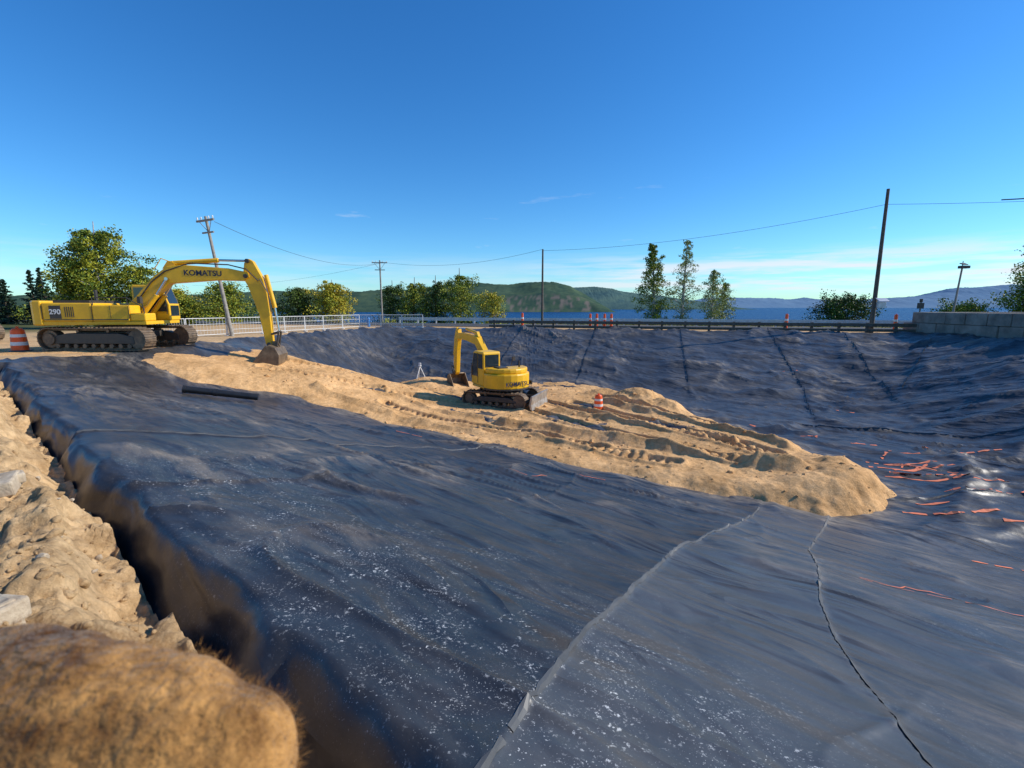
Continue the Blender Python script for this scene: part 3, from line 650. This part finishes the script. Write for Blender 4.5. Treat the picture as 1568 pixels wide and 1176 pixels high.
# ------------------------------------------------------------ trees
MK={'birch_tree43':'pale','birch_tree42':'pale','deciduous_tree44':'pale'}
def tree(name,x,y,top,w,kind,seed,n=5200,ls=.2,base=None,crown0=.25):
    r=np.random.default_rng(seed); z0=float(ground_z(x,y)) if base is None else base; h=top-z0
    e=empty(name,(x,y,z0))
    tk=MB(); bend=r.normal(0,.03,2)*h
    tr=[Vector((bend[0]*t*t,bend[1]*t*t,h*t*.96)) for t in np.linspace(0,1,7)]
    R0=.018*h+.05; tk.tube(tr,[R0*(1-.9*t)+.01 for t in np.linspace(0,1,7)],8)
    con=kind in('spruce','birchcone')
    nb=44 if con else 30
    cl=[]
    for i in range(nb):
        t=crown0+(1-crown0)*(i+.3)/nb; a=i*2.4+r.uniform(-.4,.4)
        if kind=='spruce': rr=w/2*(1-(t-crown0)/(1-crown0))**1.0*r.uniform(.7,1.15)+.05; up=-.15*rr
        elif kind=='birchcone': q=(t-crown0)/(1-crown0); rr=w/2*min(1,(.45+q*3))*(1-q)**.75*r.uniform(.55,1.15)+.1; up=.5*rr
        elif kind=='bush': q=t; rr=w/2*math.sqrt(max(0,1-(q*.9)**2))*r.uniform(.75,1.1); up=.25*rr
        else: q=(t-crown0)/(1-crown0); rr=w/2*math.sqrt(max(0.04,1-(2*q-.7)**2/1.7))*r.uniform(.55,1.15); up=.35*rr
        p0=Vector((bend[0]*t*t,bend[1]*t*t,h*t*(.98 if con else .84))); p1=p0+Vector((math.cos(a)*rr,math.sin(a)*rr,up))
        pm=p0.lerp(p1,.5)+Vector((0,0,.08*rr)); rb=R0*.35*(1-t)+.015
        tk.tube([p0,pm,p1],[rb,rb*.6,rb*.25],5)
        k=6 if con else 8
        for j in range(k):
            f=r.uniform(.2,1.05); q=p0.lerp(p1,f); s=(.16 if con else .2)*rr+(.07 if kind=='spruce' else .14)
            cl.append((q.x+r.normal(0,s*.7),q.y+r.normal(0,s*.7),q.z+r.normal(0,s*(.35 if kind=='spruce' else .6)),s*r.uniform(.8,1.6)))
    tk.obj('trunk_and_limbs',[birchbark if 'birch' in name else bark],e,smooth=True)
    cl=np.array(cl); per=max(8,n//len(cl)); N_=per*len(cl)
    ci=np.repeat(np.arange(len(cl)),per)
    off=r.normal(size=(N_,3)); off/=np.linalg.norm(off,axis=1)[:,None]; off*=(r.random(N_)**.45)[:,None]*cl[ci,3][:,None]
    off[:,2]*=.45 if kind=='spruce' else .75
    c=cl[ci,:3]+off
    nn=r.normal(size=(N_,3)); nn[:,2]+=.5; nn/=np.linalg.norm(nn,axis=1)[:,None]
    tt=np.cross(nn,r.normal(size=(N_,3))); tt/=np.linalg.norm(tt,axis=1)[:,None]; bb=np.cross(nn,tt)
    s=(ls*r.uniform(.5,1.1,N_))[:,None]
    V=np.stack([c-tt*s*.5,c+bb*s*.32,c+tt*s*.5,c-bb*s*.32],1).reshape(-1,3)
    F=np.arange(4*N_).reshape(-1,4)
    mats={'spruce':[L_sp,L_sg],'birchcone':[L_gr,L_yg],'yellow':[L_yg,L_ye],'green':[L_dk,L_gr],'yg':[L_gr,L_yg],'bush':[L_dk,L_gr],'autumn':[L_yg,L_ye],'pale':[L_yg,L_pale]}[MK.get(name+str(seed),kind)]
    cm=(r.random(len(cl))<.5).astype(int); mi=np.where(r.random(N_)<.15,1-cm[ci],cm[ci])
    me=raw_mesh('foliage',V,F,4,mats,mi,smooth=False); link(D.objects.new('foliage',me),e)
tree('birch_tree',-38.8,45,10.2,6.6,'yg',1,24000,.25,crown0=.06)
tree('birch_tree',-35.4,46,6.6,5,'yg',2,10000,.25,crown0=.05)
tree('birch_tree',-40.6,44.5,7.2,4,'yg',3,8000,.25,crown0=.05)
for i,(x,y,t,w) in enumerate([(-62,55,5.0,2.8),(-60.2,56,5.9,3.0),(-58.4,55,5.2,2.8),(-57,57,6.4,3.2),(-55.2,56,5.3,2.8),(-53.6,55,6.5,3.0),(-52.2,56,5.7,2.8),(-50.9,55,5.0,2.6),(-49.3,57,5.2,2.6),(-47.5,58,4,2.4)]):
    tree('spruce_tree',x,y,t,w,'spruce',10+i,6000,.2,crown0=.03)
tree('deciduous_tree',-33,55,5.0,5.2,'yg',21,8000,.25,crown0=.1)
tree('deciduous_tree',-39.5,56,4.4,5,'autumn',22,6500,.25,crown0=.1)
tree('deciduous_tree',-36.5,53,3.2,4,'yg',23,5000,.25,crown0=.1)
tree('deciduous_tree',-27,60,4.7,4.6,'green',24,8000,.25,crown0=.08)
tree('deciduous_tree',-22.6,60,5.6,5.2,'autumn',25,9500,.25,crown0=.08)
tree('ash_tree',-17.4,70,6.2,5.6,'green',31,8500,.25,crown0=.15)
tree('ash_tree',-14.3,69,6.6,5.4,'yg',32,8500,.25,crown0=.2)
tree('ash_tree',-11.4,71,7.0,5.4,'green',33,8500,.25,crown0=.2)
tree('ash_tree',-7.6,70,8.0,7.4,'yg',34,13000,.25,crown0=.14)
tree('deciduous_tree',-2.6,65,4.7,3.8,'yellow',35,7000,.22,crown0=.08)
tree('birch_tree',17.8,60,9.8,5.2,'birchcone',41,11000,.22,crown0=.05)
tree('birch_tree',21.8,61,10.4,4.4,'birchcone',42,5000,.2,crown0=.08)
tree('birch_tree',25.2,60,6.6,4.6,'birchcone',43,5000,.2,crown0=.06)
tree('deciduous_tree',27.4,62,5.0,4.2,'birchcone',44,4000,.2,crown0=.06)
tree('shrub',41,59,3.3,7,'bush',51,10000,.25,crown0=.05)
tree('deciduous_tree',53.5,48,5.5,7,'yg',52,12000,.25,crown0=.08)
tree('deciduous_tree',57,50,9,8,'yg',53,12000,.25,crown0=.08)
tree('shrub',47.5,50,2.2,5,'yg',54,6000,.22,crown0=.05)
def belt(name,regs,mats,seed,ls=.35):
    r=np.random.default_rng(seed); V=[];mi=[]
    for (x,y,z,w,h,n) in regs:
        th=r.uniform(0,6.28,n); u=r.random(n)**.5; q=r.random(n)
        c=np.stack([x+w/2*u*np.cos(th)*np.sqrt(1-q*q*.8),y+w/2*u*np.sin(th),z+h*q*(.7+.3*r.random(n))],1)
        nn=r.normal(size=(n,3)); nn/=np.linalg.norm(nn,axis=1)[:,None]; tt=np.cross(nn,r.normal(size=(n,3))); tt/=np.linalg.norm(tt,axis=1)[:,None]; bb=np.cross(nn,tt)
        s=(ls*r.uniform(.5,1.2,n))[:,None]
        V.append(np.stack([c-tt*s*.5,c+bb*s*.35,c+tt*s*.5,c-bb*s*.35],1).reshape(-1,3)); mi.append(np.full(n,r.integers(0,len(mats))))
    V=np.concatenate(V); mi=np.concatenate(mi); me=raw_mesh(name,V,np.arange(len(V)).reshape(-1,4),4,mats,mi,smooth=False); link(D.objects.new(name,me))
regs=[]
for i in range(70):
    x=rng.uniform(-110,-26); y=rng.uniform(72,88)+ (0 if x>-45 else rng.uniform(-8,10)); regs.append((x,y,float(ground_z(x,y))-.3,rng.uniform(4,7),rng.uniform(2.0,3.6),420))
for i in range(26):
    x=rng.uniform(-16,60); y=60+rng.uniform(0,4); regs.append((x,y,float(ground_z(x,y))-.4,rng.uniform(3,5),rng.uniform(1.0,1.8),260))
belt('distant_shrubs',regs,[L_dk,L_gr,L_yg,L_gr],5)
regs=[]
for i in range(120):
    s=rng.uniform(-20,40); q=cp(s,rng.uniform(12.3,14.5)); regs.append((q[0],q[1],float(ground_z(q[0],q[1]))-.1,1.2,.5,60))
belt('roadside_weeds',regs,[L_gr,L_yg],6,.18)

# ------------------------------------------------------------ hills and water
def K(px,f=720): return (px-784)/f/1.014
def Bv(v): yc=(588-v)/720; return (-.1616+.9869*yc)/(.9869+.1616*yc)
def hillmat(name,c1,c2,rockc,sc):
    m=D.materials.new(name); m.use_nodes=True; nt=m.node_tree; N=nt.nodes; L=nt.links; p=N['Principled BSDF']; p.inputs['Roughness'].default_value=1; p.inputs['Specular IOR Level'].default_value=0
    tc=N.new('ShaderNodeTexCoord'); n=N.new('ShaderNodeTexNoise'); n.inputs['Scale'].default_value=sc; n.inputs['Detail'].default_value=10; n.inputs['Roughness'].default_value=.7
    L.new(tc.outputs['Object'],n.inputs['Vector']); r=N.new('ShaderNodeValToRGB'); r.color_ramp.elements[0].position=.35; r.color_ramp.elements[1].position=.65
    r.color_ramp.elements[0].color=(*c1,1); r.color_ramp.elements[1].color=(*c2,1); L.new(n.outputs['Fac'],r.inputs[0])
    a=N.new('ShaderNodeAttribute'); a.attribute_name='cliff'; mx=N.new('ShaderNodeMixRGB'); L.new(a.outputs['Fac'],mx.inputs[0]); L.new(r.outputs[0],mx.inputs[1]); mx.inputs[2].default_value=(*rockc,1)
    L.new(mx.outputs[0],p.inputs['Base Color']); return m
def hill(name,dist,prof,depth,mat,amp,cliffs=None,seed=0):
    ks=np.array([K(a) for a,_ in prof])*dist; hs=np.array([Bv(v) for _,v in prof])*dist+25
    xs=np.linspace(ks[0],ks[-1],700); ts=np.linspace(-1,1,61)
    X,T=np.meshgrid(xs,ts); H=np.interp(X,ks,hs); Yy=dist+T*depth
    sh=np.cos(T*math.pi/2)**.8
    cl=np.zeros_like(X)
    if cliffs:
        m=ss(cliffs[0]-.02,cliffs[0]+.01,X/dist)*ss(cliffs[1]+.01,cliffs[1]-.005,X/dist); sh2=ss(-1,-.66,T)*(.55+.45*ss(-.8,0,T))*np.where(T<0,1,np.cos(T*math.pi/2)); sh=sh*(1-m)+sh2*m
        cl=.8*m*ss(-.97,-.9,T)*ss(-.66,-.78,T)*ss(.5,.62,fbm(X/dist*140,T*16,3,5,.65))
    f=dist/3000
    n=(fbm(X/(260*f),Yy/(260*f),seed,5)-.5)*amp*2.2+(ridged(X/(330*f)+3,Yy/(700*f),seed+2,1)-.5)*amp
    Z=-28+(H)*np.clip(sh,0,1)+n*np.clip(sh,0,1)*np.clip(H/60,0,1)+(fbm(X/(9*f),Yy/(9*f),1,2)-.5)*7*f*np.clip(sh,0,1)
    grid(name,X,Yy,Z,[mat],attrs={'cliff':cl})
hm1=hillmat('forest_hill_near_haze',(.03,.065,.055),(.08,.12,.07),(.18,.145,.13),.012)  # blue aerial haze is mixed into the hill base colours, stronger with distance
hm2=hillmat('forest_hill_mid_haze',(.05,.10,.11),(.10,.16,.13),(.25,.22,.2),.006)
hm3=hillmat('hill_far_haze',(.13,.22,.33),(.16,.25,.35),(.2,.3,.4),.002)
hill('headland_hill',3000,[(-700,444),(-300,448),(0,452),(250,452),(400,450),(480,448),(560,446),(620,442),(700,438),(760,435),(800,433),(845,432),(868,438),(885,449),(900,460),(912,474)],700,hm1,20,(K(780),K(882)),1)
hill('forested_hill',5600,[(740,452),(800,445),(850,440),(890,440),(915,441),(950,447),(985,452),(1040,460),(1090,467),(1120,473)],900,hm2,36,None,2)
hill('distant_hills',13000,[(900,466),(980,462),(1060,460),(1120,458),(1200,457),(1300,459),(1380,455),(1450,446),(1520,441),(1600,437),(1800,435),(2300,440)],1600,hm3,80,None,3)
wm=D.materials.new('lake_water'); wm.use_nodes=True; nt=wm.node_tree; N=nt.nodes; L=nt.links; p=N['Principled BSDF']
p.inputs['Base Color'].default_value=(.006,.05,.15,1); p.inputs['Roughness'].default_value=.35; p.inputs['IOR'].default_value=1.33; p.inputs['Specular IOR Level'].default_value=.2
tc=N.new('ShaderNodeTexCoord'); n=N.new('ShaderNodeTexNoise'); n.inputs['Scale'].default_value=.25; n.inputs['Detail'].default_value=8; L.new(tc.outputs['Object'],n.inputs['Vector'])
b=N.new('ShaderNodeBump'); b.inputs['Distance'].default_value=4; b.inputs['Strength'].default_value=1; L.new(n.outputs['Fac'],b.inputs['Height']); L.new(b.outputs[0],p.inputs['Normal'])
mb=MB(); xs=np.linspace(-40000,40000,41); ys=[95,400,1500,4000,9000,20000,60000]
for i in range(40):
    for j in range(6): mb.add([(xs[i],ys[j],-23),(xs[i+1],ys[j],-23),(xs[i+1],ys[j+1],-23),(xs[i],ys[j+1],-23)],[(0,1,2,3)])
mb.obj('lake_water',[wm])

# ------------------------------------------------------------ camera
pitch=math.atan(118/720)
cam=D.cameras.new('camera'); co=D.objects.new('camera',cam); link(co); co.location=(0,0,2.0); co.rotation_euler=(math.pi/2-pitch,0,0)
cam.sensor_width=36; cam.lens=36*720/1568; cam.clip_start=.005; cam.clip_end=120000
cam.dof.use_dof=True; cam.dof.focus_distance=15; cam.dof.aperture_fstop=24
scene.camera=co
# ------------------------------------------------------------ gloved hand of the photographer
def cw(r,u,f):
    c,s=math.cos(pitch),math.sin(pitch); return Vector((r,f*c+u*s,2.0-f*s+u*c))
def caps(mb,pts):
    for i in range(len(pts)-1):
        (a,ra),(b,rb)=pts[i],pts[i+1]; a=Vector(a);b=Vector(b); d=(b-a).normalized(); u=d.orthogonal().normalized(); w=d.cross(u)
        rings=[(a-d*ra*math.sin(t),ra*math.cos(t)) for t in (1.5,1.1,.75,.4,0)]+[(b+d*rb*math.sin(t),rb*math.cos(t)) for t in (0,.4,.75,1.1,1.5)]
        V=[];n=20
        for c,r in rings: V+=[c+(u*math.cos(2*math.pi*k/n)+w*math.sin(2*math.pi*k/n))*r for k in range(n)]
        F=[(j*n+k,j*n+(k+1)%n,(j+1)*n+(k+1)%n,(j+1)*n+k) for j in range(9) for k in range(n)]+[tuple(range(n))[::-1],tuple(range(9*n,10*n))]
        mb.add(V,F)
hand=empty('gloved_hand')
mb=MB()
Q=lambda L:[(cw(*a),r) for a,r in L]
caps(mb,Q([((-.200,-.074,.085),.017),((-.150,-.068,.096),.0165),((-.112,-.0660,.094),.0162),((-.080,-.0665,.090),.0158),((-.0550,-.0715,.088),.0140)]))
caps(mb,Q([((-.200,-.095,.085),.018),((-.150,-.103,.100),.0155),((-.110,-.106,.096),.015),((-.098,-.108,.070),.0145),((-.112,-.108,.052),.013)]))
caps(mb,Q([((-.205,-.120,.082),.018),((-.155,-.132,.095),.015),((-.120,-.135,.090),.0145),((-.108,-.136,.066),.014),((-.122,-.136,.050),.0125)]))
caps(mb,Q([((-.212,-.142,.078),.016),((-.168,-.158,.088),.0135),((-.140,-.162,.084),.013),((-.128,-.162,.064),.0125),((-.140,-.161,.050),.0115)]))
caps(mb,Q([((-.250,-.110,.060),.022),((-.215,-.085,.040),.019),((-.175,-.075,.030),.0165),((-.145,-.072,.030),.0145)]))
for u0 in(-.075,-.097,-.12,-.14): caps(mb,Q([((-.262,u0*.85-.02,.066),.022),((-.205,u0,.082),.019)]))
caps(mb,Q([((-.265,-.10,.065),.034),((-.31,-.13,.03),.032),((-.335,-.16,.0),.036)]))
gm=D.materials.new('suede_glove'); gm.use_nodes=True; nt=gm.node_tree; N=nt.nodes; L=nt.links; p=N['Principled BSDF']; p.inputs['Roughness'].default_value=1; p.inputs['Specular IOR Level'].default_value=.1
p.inputs['Sheen Weight'].default_value=.15
tc=N.new('ShaderNodeTexCoord'); n=N.new('ShaderNodeTexNoise'); n.inputs['Scale'].default_value=24; n.inputs['Detail'].default_value=10; n.inputs['Roughness'].default_value=.74; L.new(tc.outputs['Object'],n.inputs['Vector'])
r=N.new('ShaderNodeValToRGB'); r.color_ramp.elements[0].position=.40; r.color_ramp.elements[1].position=.58; r.color_ramp.elements[0].color=(.09,.036,.010,1); r.color_ramp.elements[1].color=(.52,.27,.085,1)
L.new(n.outputs['Fac'],r.inputs[0]); L.new(r.outputs[0],p.inputs['Base Color'])
n2=N.new('ShaderNodeTexNoise'); n2.inputs['Scale'].default_value=500; n2.inputs['Detail'].default_value=6; L.new(tc.outputs['Object'],n2.inputs['Vector']); b=N.new('ShaderNodeBump'); b.inputs['Distance'].default_value=.0014; b.inputs['Strength'].default_value=1; L.new(n2.outputs['Fac'],b.inputs['Height']); L.new(b.outputs[0],p.inputs['Normal'])
g=mb.obj('glove',[gm],hand,smooth=True)
m=g.modifiers.new('r','REMESH'); m.mode='VOXEL'; m.voxel_size=.0014; m.use_smooth_shade=True
m=g.modifiers.new('s','SMOOTH'); m.iterations=6; m.factor=.6
t=D.textures.new('gl','CLOUDS'); t.noise_scale=.016
m=g.modifiers.new('d','DISPLACE'); m.texture=t; m.strength=.0045; m.texture_coords='LOCAL'
C.view_layer.update()
ev=g.evaluated_get(C.evaluated_depsgraph_get()); me=D.meshes.new_from_object(ev)
nv=len(me.vertices); co_=np.zeros(nv*3); me.vertices.foreach_get('co',co_); co_=co_.reshape(-1,3); no=np.zeros(nv*3); me.vertices.foreach_get('normal',no); no=no.reshape(-1,3)
sel=np.where(co_[:,0]>-.14)[0]; idx=rng.choice(sel,min(60000,len(sel)*7)); 
c=co_[idx]+rng.normal(0,.0006,(len(idx),3)); dn=no[idx]+rng.normal(0,.7,(len(idx),3)); ln=rng.uniform(.0004,.0014,len(idx))[:,None]; sd=rng.normal(size=(len(idx),3)); sd/=np.linalg.norm(sd,axis=1)[:,None]
V=np.stack([c-sd*.00007,c+sd*.00007,c+dn*ln],1).reshape(-1,3); fm=raw_mesh('glove_fuzz',V,np.arange(len(V)).reshape(-1,3),3,[gm],smooth=False); link(D.objects.new('glove_fuzz',fm),hand)
mb=MB(); caps(mb,[(cw(-.325,-.15,.01),.045),(cw(-.40,-.26,-.12),.055),(cw(-.45,-.42,-.28),.065)])
mb.obj('jacket_sleeve',[nmat('jacket_cloth',(.75,.2,.03),.8,var=(.6,.15,.02),vscale=30,bump=.002,bscale=90)],hand,smooth=True)

# ------------------------------------------------------------ light
sd=Vector((.99,.08,0)).normalized(); el=rad(34)
sund=Vector((sd.x*math.cos(el),sd.y*math.cos(el),math.sin(el)))
sl=D.lights.new('sun','SUN'); sl.energy=5.0; sl.angle=rad(.5); sl.color=(1,.94,.84); so=D.objects.new('sun',sl); link(so); so.rotation_euler=sund.to_track_quat('Z','Y').to_euler(); so.location=(30,-20,40)
w=D.worlds.new('World'); scene.world=w; w.use_nodes=True; nt=w.node_tree; N=nt.nodes; L=nt.links; bg=N['Background']; bg.inputs['Strength'].default_value=.14
sk=N.new('ShaderNodeTexSky'); sk.sky_type='NISHITA'; sk.sun_disc=False; sk.sun_elevation=el; sk.sun_rotation=math.atan2(sund.x,sund.y); sk.altitude=200; sk.air_density=1.0; sk.dust_density=.2; sk.ozone_density=2.5
hs=N.new('ShaderNodeHueSaturation'); hs.inputs['Saturation'].default_value=1.28; hs.inputs['Value'].default_value=1.0; L.new(sk.outputs[0],hs.inputs['Color'])
tn=N.new('ShaderNodeMixRGB'); tn.blend_type='MULTIPLY'; tn.inputs[0].default_value=1; tn.inputs[2].default_value=(.58,.96,1.22,1); L.new(hs.outputs[0],tn.inputs[1])
tc=N.new('ShaderNodeTexCoord'); sx=N.new('ShaderNodeSeparateXYZ'); L.new(tc.outputs['Generated'],sx.inputs[0])
def ramp(i,els):
    r=N.new('ShaderNodeValToRGB'); cr=r.color_ramp; els=sorted(els); cr.elements[0].position=els[0][0]; cr.elements[0].color=(els[0][1],)*3+(1,); cr.elements[1].position=els[-1][0]; cr.elements[1].color=(els[-1][1],)*3+(1,)
    for a,bv in els[1:-1]: e_=cr.elements.new(a); e_.color=(bv,)*3+(1,)
    L.new(i,r.inputs[0]); return r.outputs[0]
def mul(a,b_,op='MULTIPLY'):
    m=N.new('ShaderNodeMath'); m.operation=op; L.new(a,m.inputs[0])
    if isinstance(b_,float): m.inputs[1].default_value=b_
    else: L.new(b_,m.inputs[1])
    return m.outputs[0]
def cloud(scale,s,a,b_,loc=(0,0,0)):
    mp=N.new('ShaderNodeMapping'); mp.inputs['Scale'].default_value=scale; mp.inputs['Location'].default_value=loc; L.new(tc.outputs['Generated'],mp.inputs['Vector'])
    n=N.new('ShaderNodeTexNoise'); n.inputs['Scale'].default_value=s; n.inputs['Detail'].default_value=9; n.inputs['Roughness'].default_value=.58; L.new(mp.outputs[0],n.inputs['Vector'])
    return ramp(n.outputs['Fac'],[(a,0),(b_,1)])
band=mul(mul(cloud((2.6,2.6,34),1.6,.40,.56),ramp(sx.outputs['Z'],[(.02,0),(.036,1),(.075,.95),(.11,.0)])),ramp(sx.outputs['X'],[(.0,.25),(.22,.8),(.45,1)]))
wisp=mul(mul(cloud((3,3,20),2.2,.66,.78,(4,1,2)),ramp(sx.outputs['Z'],[(.06,0),(.10,1),(.20,.7),(.25,0)])),.4)
tot=mul(band,wisp,'MAXIMUM')
mx=N.new('ShaderNodeMixRGB'); L.new(mul(tot,.92),mx.inputs[0]); L.new(tn.outputs[0],mx.inputs[1]); mx.inputs[2].default_value=(6.1,6.4,6.9,1)
L.new(mx.outputs[0],bg.inputs['Color'])
scene.view_settings.view_transform='Standard'; scene.view_settings.look='None'; scene.view_settings.exposure=0
